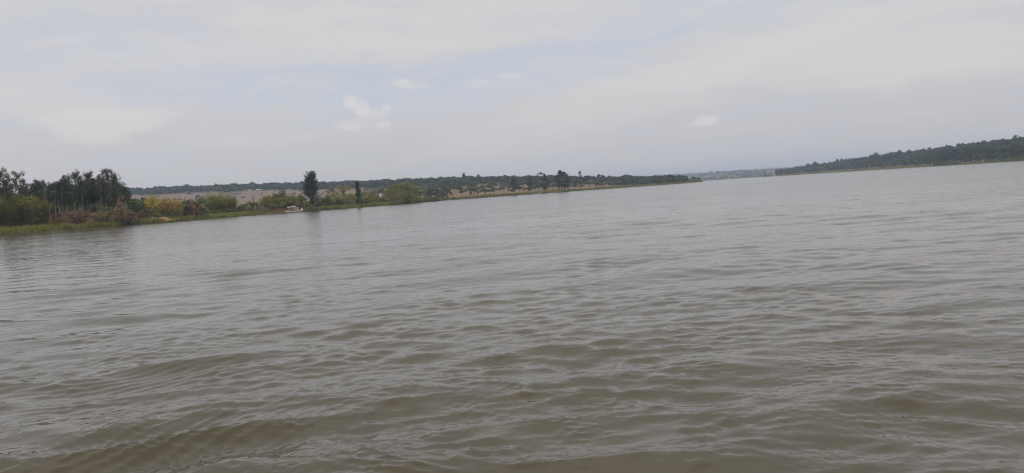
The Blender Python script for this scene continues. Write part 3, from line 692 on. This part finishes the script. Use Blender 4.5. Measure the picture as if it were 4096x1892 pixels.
# ------------------------------------------------------------------ far woods (nobody could count them)
def wood(name, u, d, zf, m, seed, hs=(5, 9), quads=34, rel=.45, slim=1.0):
    rng = np.random.default_rng(seed); n = len(u); x, y = xy(u, d); z = zf(u, d)
    h = hs[0] + (hs[1] - hs[0]) * rng.random(n) ** 1.6 + (rng.random(n) < .06) * rng.uniform(1, 3.5, n); r = h * rng.uniform(.42, .72, n) * slim
    p = rng.normal(size=(n, quads, 3)); p /= np.linalg.norm(p, axis=2)[..., None]; p[..., 2] = np.abs(p[..., 2]) * 1.1 - .35
    p *= rng.uniform(.6, 1.05, (n, quads, 1))
    c = np.stack([x, y, z + h * .55], -1)
    P = c[:, None] + p * np.stack([r, r, h * .45], -1)[:, None]
    # trunks and lower skirt
    b = MB(); b.quads(leaves(P.reshape(-1, 3), np.repeat(r * rel * 1.6, quads), rng, .75, .4, out=p.reshape(-1, 3)))
    T = np.stack([np.stack([x - .15, y, z - .3], -1), np.stack([x + .15, y, z - .3], -1), np.stack([x, y, z + h * .7], -1)], 1); b.tris(T)
    o = link(name, b.mesh(name, m)); tag(o, kind='stuff'); return o
rw = np.random.default_rng(77)
n = 5200
u = rw.uniform(-330, 470, n); Dr = rg(u, 2); d = Dr + rw.uniform(-255, 70, n) * np.interp(u, [-300, 380, 470], [1, 1, 1.2])
wood('ridge_woodland', u, d, z_left, 'wood_leaf', 1, (4.5, 11), 30)
n = 3000
u = rw.uniform(440, 700, n); Dr = rg(u, 2); Dl = D_left(u); t = rw.random(n)
u = np.where(u > 686, rw.uniform(600, 686, n), u); lo = np.interp(u, [440, 480, 530, 560, 600, 640, 700], [.42, .50, .52, .55, .36, .05, .02])
d = Dl + 10 + (Dr + 40 - Dl - 10) * (lo + (1.0 - lo) * t ** .8)
xx, yy_ = xy(u, d); keep = (bumps(xx, yy_, 60) + np.interp(u, [440, 590, 640], [.15, .15, .6]) + .9 * (t - .25)) > rw.uniform(-.35, .45, n)
wood('promontory_woodland', u[keep], d[keep], z_left, 'wood_leaf', 2, (4, 8), 34)
n = 1000
u = rw.triangular(350, 400, 480, n); d = rw.uniform(650, 1150, n); xx, yy_ = xy(u, d); keep = bumps(xx, yy_, 70) > rw.uniform(-.3, .6, n)
wood('hillside_scrub', u[keep], d[keep], z_left, 'acacia_leaf', 3, (3, 6), 24)
n = 5200
u = rw.uniform(776, 1150, n); Dl = D_right(u); Dr = rr(u, 2); d = Dl + 14 + (Dr + 50 - Dl - 14) * rw.random(n)
wood('hill_woodland', u, d, z_right, 'wood_leaf', 4, (4, 10), 26, .5, .62)
n = 1500
u = rw.uniform(440, 1050, n); d = FD + 15 + 2150 * rw.random(n) ** 1.2; xx, yy_ = xy(u, d); keep = (bumps(xx, yy_, 330) > rw.uniform(-.4, .5, n)) | (d > 4600)
wood('far_woodland', u[keep], d[keep], z_far, 'far_leaf', 5, (5, 10), 12, .7)

# ------------------------------------------------------------------ trees one can tell apart on the far slopes
TT = [tall_tree(160 + i, 15, 3.7, 'eucalyptus_leaf', 1, .13, 34, 95, .8) for i in range(3)]; TB = tall_tree(165, 16, 5.6, 'eucalyptus_leaf', 3, .22, 40, 90, .9)
TS = tall_tree(166, 14, 2.6, 'acacia_grey_leaf', 1, .3, 14, 60, .7)
for m_, u, y, off, nom, wd, lab in ((TT[0], 513.4, 175, 22, 15, 1.0, 'tall dark tree standing farthest from the broad clump on the brown shore'), (TS, 523, 181, 26, 14, .9, 'thin tree with a pale leaning stem between two dark ones on the shore'), (TT[1], 529.5, 177.5, 20, 15, 1.05, 'tall dark tree just past the thin pale-stemmed one'),
                        (TT[2], 544.3, 174, 24, 15, 1.1, 'dark tree with the small wooden rail at its foot'), (TB, 560.5, 170.6, 26, 16, 1.35, 'broadest and tallest tree clump on the far shore, several trunks'), (TT[0], 567, 174.5, 34, 15, .9, 'dark tree joined to the side of the broad tall clump')):
    place('shore_tree', m_, u, y, float(D_left(np.array(u))) + off, nom, lab, 'tree', 'big trees on the far shore', wide=wd)
AC = [acacia(170 + i, 6, 3.4 + .3 * (i % 3), 'acacia_leaf') for i in range(5)]; AG = [acacia(176 + i, 6, 3.4, 'acacia_grey_leaf', 10, 40) for i in range(3)]
AF = acacia(180, 9, 5.0, 'acacia_grey_leaf', 9, 30, .8, .72, .1)
place('skyline_tree', TS, 579.8, 170.7, 1080, 14, 'ragged tree poking highest from the skyline past the broad clump', 'tree', wide=1.3)
place('skyline_tree', AF, 540.2, 171.8, 1120, 9, 'flat umbrella-topped tree on the skyline with sky under its crown', 'tree', wide=1.0)
place('skyline_tree', TT[1], 463.5, 172.6, 1240, 15, 'dark upright tree standing above the ridge line on its own', 'tree', wide=1.1)
place('skyline_tree', AC[0], 478, 174.4, 1230, 6, 'rounded crown on the ridge line a little past the upright tree', 'tree', wide=.8)
ORD = ['first', 'second', 'third', 'fourth', 'fifth', 'sixth', 'seventh', 'eighth', 'ninth', 'tenth', 'eleventh', 'twelfth', 'thirteenth', 'fourteenth', 'fifteenth', 'sixteenth', 'seventeenth', 'eighteenth', 'nineteenth', 'twentieth']
def nth(i): return ORD[i] if i < 20 else ['twenty-', 'thirty-', 'forty-', 'fifty-'][i // 10 - 2 if (i + 1) % 10 else (i + 1) // 10 - 2].rstrip('-' if (i + 1) % 10 == 0 else '') + (ORD[i % 10] if (i + 1) % 10 else '')
rs = np.random.default_rng(31); pts = []
while len(pts) < 150:
    u = rs.uniform(426, 622); Dl = float(D_left(np.array(u))); Dr = float(rg(np.array(u), 2)); t = rs.random() ** 1.15 * .60 + .04; d = Dl + 12 + (Dr - Dl - 12) * t
    if any(abs(u - a) < 2.4 and abs(d - b) < 22 for a, b, _ in pts): continue
    pts.append((u, d, t))
pts.sort(); cells = {}
MARK = [(443, 'above the near bank tip'), (463, 'between bank tip and upright ridge tree'), (485, 'past the upright ridge tree'), (507, 'before the pale-roofed house'), (523, 'by the first tall shore tree'), (537, 'beyond the pale-stemmed shore tree'), (553, 'by the tree with the rail'), (572, 'behind the broad tall clump'), (590, 'below the ragged skyline tree'), (999, 'past the ragged skyline tree')]
for i, (u, d, t) in enumerate(pts):
    zg = float(z_left(np.array(u), np.array(d))); hgt = rs.uniform(4.2, 8.6); grey = rs.random() < .32
    y0 = float(_hz(np.array([u]))[0]) - (zg + hgt - CAM_H) / d * F
    where = next(w for m_, w in MARK if u < m_); row = 'near the shore' if t < .18 else 'mid-slope' if t < .38 else 'high on the slope'
    kind = 'greyish thin tree' if grey else 'round dark tree'; c = cells[(kind, where, row)] = cells.get((kind, where, row), -1) + 1
    place('slope_tree', (AG if grey else AC)[i % (3 if grey else 5)], u, y0, d, 6, f'{nth(c)} {kind} {row}, {where}', 'tree', 'scattered trees on the brown slope', wide=rs.uniform(.9, 1.4))
# right-hand hill: the row of tall dark trees at the water and those that break the skyline
for i, u in enumerate(np.linspace(926, 1060, 34)):
    y = float(np.interp(u, [926, 945, 965, 1000, 1024, 1060], [154.5, 150.5, 147.5, 146, 143.5, 138])) + random.uniform(-1.2, 2.2)
    place('waterside_tree', TT[i % 3], u, y, float(D_right(np.array(u))) + random.uniform(28, 60), 15, f'{nth(i)} tall dark tree of the waterside row, counted from its thin end', 'tree', 'tall waterside row under the wooded hill', zf=z_right, wide=random.uniform(.8, 1.15))
for i, (u, y) in enumerate(((777, 168.4), (781, 168.6), (785.5, 168.2), (789.5, 167.2), (793, 170.5))):
    place('waterside_tree', TT[i % 3], u, y, float(D_right(np.array(u))) + 26, 15, f'{nth(i)} dark tree in the block at the wooded hill tip, counted from the water', 'tree', 'block of trees at the tip of the wooded hill', zf=z_right, wide=1.25)
for u, y, lab in ((764.5, 174.6, 'low round bush out on the water before the tip of the wooded hill'), (769, 174.1, 'larger low bush between the round one and the tip of the wooded hill')):
    place('point_bush', SB[1], u, y, 2100, 4, lab, 'bush', zf=lambda a, b: np.array(0.0), wide=1.7, parts=('foliage', 'stems'))
for i, u in enumerate(np.concatenate([[808, 814, 836, 841.7, 852], np.linspace(862, 1050, 40)])):
    y0 = float(_hz(np.array([u]))[0]) - float(rr(np.array(u), 1))
    tall = i in (1, 2, 3) or random.random() < .3
    place('hilltop_tree', AC[i % 5] if i % 4 else AG[i % 3], u + random.uniform(-1.5, 1.5), y0 - random.uniform(.3, 2.2) - (1.8 if tall else 0), float(rr(np.array(u), 2)) - random.uniform(0, 50), 6,
          f'{nth(i)} tree crown on the wooded hill skyline, counted uphill from its tip', 'tree', 'skyline trees of the wooded hill', zf=z_right, wide=random.uniform(.6, 1.0))

# ------------------------------------------------------------------ boat, board, poles, sheds
def spot(u, d, zf=z_left):
    a = float(u2az(u)); return Vector((d * math.sin(a), d * math.cos(a), float(zf(np.array(float(u)), np.array(float(d)))))), a
def build_boat():
    d = float(D_left(np.array(287.0))) - 1.2; p, a = spot(293.5, d)
    r = bpy.data.objects.new('canopy_boat', None); COL.objects.link(r); r.location = (p.x, p.y, 0.26); r.rotation_euler = (0, R(-1.0), -a + R(4)); r.scale = (1.08, 1.08, 1.28)
    tag(r, 'long white boat with a flat canopy on posts, lying at the bank', 'boat')
    L = 8.6; xs = np.linspace(-1, 1, 23); rows = []
    for s in xs:                                        # hull: outer skin and inner skin in one loop of points
        w = .95 * (1 - abs(s) ** 3.0) ** .8 + .03; sheer = .48 + .50 * abs(s) ** 3.2 * (1.15 if s > 0 else .75); keel = -.28 + .50 * abs(s) ** 4
        prof = [(-w, sheer), (-w * .88, keel * .3 + .1), (-w * .5, keel), (0, keel - .04), (w * .5, keel), (w * .88, keel * .3 + .1), (w, sheer), (w * .93, sheer), (w * .8, keel * .3 + .16), (0, keel + .08), (-w * .8, keel * .3 + .16), (-w * .93, sheer)]
        rows.append([(s * L / 2, q, z) for q, z in prof])
    b = MB(); b.grid(np.array(rows), True); link('hull', b.mesh('hull', 'boat_paint', True), r)
    b = MB()
    for sgn in (-1, 1):
        b.tube([(s * L / 2, sgn * (.95 * (1 - abs(s) ** 3.0) ** .8 + .05), .50 + .50 * abs(s) ** 3.2 * (1.15 if s > 0 else .75)) for s in xs], .045, 6)
    link('gunwale', b.mesh('gunwale', 'boat_wood', True), r)
    b = MB(); n = 9                                      # canopy: thin cambered slab
    top = np.array([[(-2.9 + 3.9 * i / 8, -1.05 + 2.1 * j / (n - 1), 2.02 + .05 * i / 8 + .10 * (1 - ((j - 4) / 4) ** 2)) for j in range(n)] for i in range(9)])
    b.grid(top); b.grid(top[:, ::-1] - np.array([0, 0, .10]))
    rim = np.concatenate([top[0, :-1], top[:-1, -1], top[-1, :0:-1], top[:0:-1, 0]]); b.grid(np.stack([rim, rim - np.array([0, 0, .10])], 0), True)
    link('canopy', b.mesh('canopy', 'white_board'), r)
    pm = MB(); pm.tube([(0, 0, .2), (0, 0, 1.96)], .055, 6); pmesh = pm.mesh('post', 'boat_paint', True)
    for x in (-2.3, -1.3, -.4, .35, .9):
        for sgn in (-1, 1): link('post', pmesh, r, (x, sgn * .9, 0))
    b = MB()                                             # stern frame, taller bars with a rail over them
    for x in (1.25, 1.75, 2.2): 
        for sgn in (-1, 1): b.tube([(x, sgn * .86, .3), (x - .05, sgn * .86, 1.68)], .06, 6)
    for sgn in (-1, 1): b.tube([(1.2, sgn * .86, 1.68), (2.2, sgn * .86, 1.66)], .05, 6)
    b.tube([(2.15, -.86, 1.66), (2.15, .86, 1.66)], .05, 6); link('rail_frame', b.mesh('rail_frame', 'boat_paint', True), r)
    bm_ = MB(); bm_.box((0, 0, 0), (.32, 1.6, .05)); bench = bm_.mesh('bench', 'boat_wood')
    for x in (-1.8, -.7, .6): link('bench', bench, r, (x, 0, .48))
    b = MB(); b.box((3.75, 0, 1.02), (.62, .5, .34)); b.box((3.75, 0, 1.22), (.5, .4, .08)); link('bow_locker', b.mesh('bow_locker', 'white_board'), r)
build_boat()
def build_board():
    p, a = spot(382, 500); p.z = float(z_left(np.array(382.), np.array(500.)))
    e = float(azel(382, 193.2)[1]); top = CAM_H + e * 500 - p.z
    r = bpy.data.objects.new('notice_board', None); COL.objects.link(r); r.location = p; r.rotation_euler = (0, 0, -a + .15)
    tag(r, 'white panel on a pole, a grey panel beside it, among dry bushes', 'sign')
    b = MB(); b.tube([(0, 0, -.3), (0, 0, top)], .08, 8); link('pole', b.mesh('pole', 'grey_metal', True), r)
    def panel(nm, m, x0, w):
        b = MB(); hh = 2.5; z0 = top - hh; n_ = 10; c_ = .5
        out = []
        for cx, cz, a0 in ((w - c_, hh - c_, 0), (c_, hh - c_, 90), (c_, c_, 180), (w - c_, c_, 270)):
            for k in range(5): t = R(a0 + 22.5 * k); out.append((x0 + cx + c_ * math.cos(t), z0 + cz + c_ * math.sin(t)))
        f = np.array([(x, -.16, z) for x, z in out]); k_ = np.array([(x, -.10, z) for x, z in out]); cen = f.mean(0); cen2 = k_.mean(0); nx = np.roll(f, -1, 0); nk = np.roll(k_, -1, 0)
        b.tris(np.stack([f, nx, np.broadcast_to(cen, f.shape)], 1)); b.tris(np.stack([nk, k_, np.broadcast_to(cen2, f.shape)], 1)); b.quads(np.stack([f, k_, nk, nx], 1))
        link(nm, b.mesh(nm, m), r)
    panel('panel', 'white_board', -1.35, 1.3); panel('side_panel', 'grey_board', .15, 1.0)
    b = MB(); b.box((-.02, -.16, top - 3.1), (.5, .10, .5)); link('plate', b.mesh('plate', 'white_board'), r)
build_board()
def bare_tree(u, y, d, lab, seed, fork=4, nm='dead_tree', lean=0.0):
    rng = np.random.default_rng(seed); p, a = spot(u, d); e = float(azel(u, y)[1]); h = CAM_H + e * d - p.z
    r = bpy.data.objects.new(nm, None); COL.objects.link(r); r.location = p; tag(r, lab, 'tree')
    b = MB(); z = np.linspace(0, 1, 6); b.tube(np.stack([lean * z * h + .15 * np.sin(z * 5), .1 * z, h * z - .2], -1), np.linspace(.22, .07, 6), 6); link('trunk', b.mesh('trunk', 'dark_bark', True), r)
    for i in range(fork):
        b = MB(); t = rng.uniform(.5, .92); q = rng.uniform(-1, 1) * h * .22; b.tube([(lean * t * h, 0, h * t), (lean * t * h + q * .5, rng.normal(0, .2), h * t + abs(q) * .5), (lean * t * h + q, rng.normal(0, .3), h * t + abs(q) * 1.1)], [.09, .06, .02], 5); link('branch', b.mesh('branch', 'dark_bark', True), r)
bare_tree(254.2, 193.2, 412, 'bare forked dead tree above the dark shrubs before the pinkish field', 1, 5)
bare_tree(232.3, 192.2, 420, 'thick leaning dead stub behind the yellow-green bamboo', 2, 2, lean=.25)
bare_tree(250.6, 182.6, 1610, 'bare branching tree on the blue ridge line', 3, 8)
bare_tree(362, 192.5, 480, 'thin bare trunk just past the columnar casuarina', 4, 2)
def post(u, y, d, rad, m, lab, nm='wooden_post', cat='post', grp=None, cross=None):
    p, a = spot(u, d); e = float(azel(u, y)[1]); h = CAM_H + e * d - p.z; h = max(h, .6)
    b = MB(); b.tube([(0, 0, -.3), (.05, 0, h * .5), (.02, 0, h - .02), (.02, 0, h)], [rad, rad * .95, rad * .85, .01], 7)
    if cross: 
        r = bpy.data.objects.new(nm, None); COL.objects.link(r); r.location = p; link('pole', b.mesh('pole', m, True), r)
        for k, z in enumerate(cross): c = MB(); c.box((0, 0, h - z), (2.6 - .8 * k, .18, .18)); link('cross_arm', c.mesh('cross_arm', m), r)
    else: r = link(nm, b.mesh(nm, m, True), None, p)
    tag(r, lab, cat, grp)
post(255.6, 205.8, 404, .14, 'pale_bark', 'pale upright post on the bank below the forked dead tree')
post(210, 213.4, float(D_left(np.array(210.))) + .4, .09, 'pale_bark', 'thin pale stake at the water edge below the largest bamboo, the taller of two', 'stake', 'stake'); post(212, 214.2, float(D_left(np.array(212.))) + .5, .08, 'pale_bark', 'shorter pale stake at the water edge next to the taller one', 'stake', 'stake')
post(407.6, 176.6, 1375, .16, 'grey_metal', 'thin mast with short arms standing on the ridge line', 'mast', 'mast', None, (0.4, 2.2))
post(168, 189.6, 1600, .45, 'white_board', 'small white pillar among the blue ridge woods', 'pillar', 'pillar')
def house(u, y_ridge, d, w, dep, hw, roofm, wallm, lab, nm='house', rise=1.2, rot=0.0, zf=z_left):
    p, a = spot(u, d, zf); e = float(azel(u, y_ridge)[1]); base = CAM_H + e * d - hw - rise
    r = bpy.data.objects.new(nm, None); COL.objects.link(r); r.location = (p.x, p.y, min(p.z, base) if abs(base - p.z) > 3 else p.z); r.rotation_euler = (0, 0, -a + rot); tag(r, lab, 'house' if nm == 'house' else 'shed')
    k = max(0, (base - r.location.z)) if abs(base - p.z) <= 3 else 0
    hw = hw + k
    b = MB(); b.box((0, 0, hw / 2 - .3), (w, dep, hw + .6)); b.tris([[(s * w / 2, -dep / 2, hw), (s * w / 2, dep / 2, hw), (s * w / 2, 0, hw + rise)] for s in (-1, 1)]); link('wall', b.mesh('wall', wallm), r)
    b = MB(); o_ = .5
    for s in (-1, 1):
        q = np.array([(-w / 2 - o_, s * (dep / 2 + o_), hw - .2), (w / 2 + o_, s * (dep / 2 + o_), hw - .2), (w / 2 + o_, 0, hw + rise + .05), (-w / 2 - o_, 0, hw + rise + .05)]); b.quads([q, q[::-1] + np.array([0, 0, .15])])
    link('roof', b.mesh('roof', roofm), r)
    b = MB(); b.box((0, -dep / 2 - .02, 1.0), (.9, .08, 2.0)); link('door', b.mesh('door', 'dark_glass'), r)
    wb = MB(); wb.box((0, 0, 0), (1.0, .08, 1.0)); wm = wb.mesh('window', 'dark_glass')
    for x in ((-w * .32, w * .32) if w < 12 else np.linspace(-w * .42, w * .42, 6)): link('window', wm, r, (x, -dep / 2 - .02, hw * .62))
house(238.3, 192.9, 1230, 14.5, 5, 2.0, 'brown_roof', 'plaster', 'long low shed with a dark brown roof on the pinkish field', 'shed', .9)
house(230.5, 193.3, 1235, 6.5, 5, 1.8, 'brown_roof', 'plaster', 'short brown-roofed shed at the end of the long one', 'shed', .8)
house(246.6, 188.8, 1420, 8, 6, 2.2, 'brown_roof', 'plaster', 'dark-roofed house at the edge of the ridge wood above the field')
house(248.8, 190.2, 1380, 7, 5, 2.0, 'brown_roof', 'plaster', 'small dark-roofed house below the one at the ridge wood')
house(251.6, 190.6, 1370, 4, 4, 2.0, 'pale_roof', 'white_board', 'tiny white house on the pinkish field under the bare ridge tree')
house(262, 190.0, 1380, 13, 6, 1.8, 'pale_roof', 'plaster', 'long pale-roofed house high on the pinkish field')
house(507, 176.4, 1100, 7.5, 6, 2.2, 'pale_roof', 'white_board', 'small house with a pale greenish roof among the slope trees')
def rail():
    d = float(D_left(np.array(545.))) + 16; p, a = spot(546, d)
    r = bpy.data.objects.new('wooden_rail', None); COL.objects.link(r); r.location = p; r.rotation_euler = (0, 0, -a); tag(r, 'small brown wooden rail with one pale post at the foot of a dark tree', 'fence')
    b = MB(); b.box((0, 0, .35), (3.2, .12, .22)); link('bar', b.mesh('bar', 'boat_wood'), r)
    for x, h, m in ((-1.6, .9, 'boat_wood'), (1.6, 2.3, 'pale_bark')): b = MB(); b.tube([(x, 0, -.2), (x, 0, h)], .12, 6); link('post', b.mesh('post', m, True), r)
rail()
def rock(u, off, s, lab, seed):
    rng = np.random.default_rng(seed); d = float(D_left(np.array(float(u)))) + off; p, a = spot(u, d)
    th = np.linspace(0, 2 * math.pi, 12, endpoint=False); rows = []
    for k, (q, z) in enumerate(((1.0, -.2), (1.05, .15), (.85, .45), (.45, .6), (.05, .64))): rows.append(np.stack([np.cos(th) * q * s * (1 + .15 * np.sin(th * 3 + seed)), np.sin(th) * q * s * .6, np.full(12, z * s * .55) + rng.normal(0, .02, 12)], -1))
    b = MB(); b.grid(np.array(rows), True); o = link('rock', b.mesh('rock', 'stone', True), None, p); o.rotation_euler = (0, 0, -a); tag(o, lab, 'rock', 'pale rocks on the far shore')
rock(537.5, 2.5, 2.6, 'long pale rock at the water before the wooden rail', 1); rock(560.5, 4, 1.9, 'pale rock right below the broad tall tree clump', 2); rock(551, 3, 1.3, 'small pale rock between the rail and the broad clump', 3)

def earth_bank():
    d = 345.0; p, a = spot(151.5, d); th = np.linspace(-1, 1, 29); rng = np.random.default_rng(4); rows = []
    for v in np.linspace(0, 1, 9):
        ht = 1.75 * math.sin(math.pi * min(1, v * 1.25) / 2) * (1 if v < .8 else (1 - v) / .2 * .9 + .1)
        rows.append([(t * 7.6, -2.2 + v * 6, -.3 + ht * (1 - abs(t) ** 3.5) * (1 + .12 * math.sin(t * 9 + 2)) + rng.normal(0, .05)) for t in th])
    b = MB(); b.grid(np.array(rows)); o = link('earth_bank', b.mesh('earth_bank', 'red_earth', True), None, p); o.rotation_euler = (0, 0, -a)
    tag(o, 'low bank of bare orange-brown earth below the ochre bamboo', 'earth bank')
earth_bank()

for i, u in enumerate(np.linspace(44, 127, 15)):
    sh(SB[i % 4], float(u), float(np.interp(u, [44, 80, 127], [201, 197, 199])) + random.uniform(-2, 2), 352 + random.uniform(0, 25) + max(0, u - 60) * .2, 'dark undergrowth bush in the shade behind the eucalyptus trunks', 'dark undergrowth behind the grove', 1.7, 'undergrowth_bush')

rf = np.random.default_rng(91); n = 260
u = rf.uniform(120, 420, n); d = rf.uniform(760, 1380, n); xx, yy_ = xy(u, d); keep = bumps(xx, yy_, 120) > rf.uniform(-.35, .6, n)
wood('field_scrub', u[keep], d[keep], z_left, 'acacia_leaf', 14, (2.2, 5), 24)

n = 150; u = rw.uniform(682, 699, n); d = D_left(u) + 4 + rw.random(n) * 60
wood('point_scrub', u, d, z_left, 'acacia_leaf', 16, (1.5, 3.4), 20)

rb = np.random.default_rng(55)
for i, u in enumerate(np.concatenate([np.linspace(131, 262, 17), np.linspace(300, 384, 10)])):
    u = float(u + rb.uniform(-3, 3)); d = float(D_left(np.array(u))) + rb.uniform(10, 34); yb = float(np.interp(u, [131, 200, 262, 300, 384], [211, 206.5, 204, 201, 196]))
    sh([SO, SD, SO][i % 3][i % 3], u, yb + rb.uniform(-1.5, 1.5), d, 'low dull scrub filling the gaps between bigger bushes along the bank', 'low scrub along the bank', 1.9, 'bank_scrub')
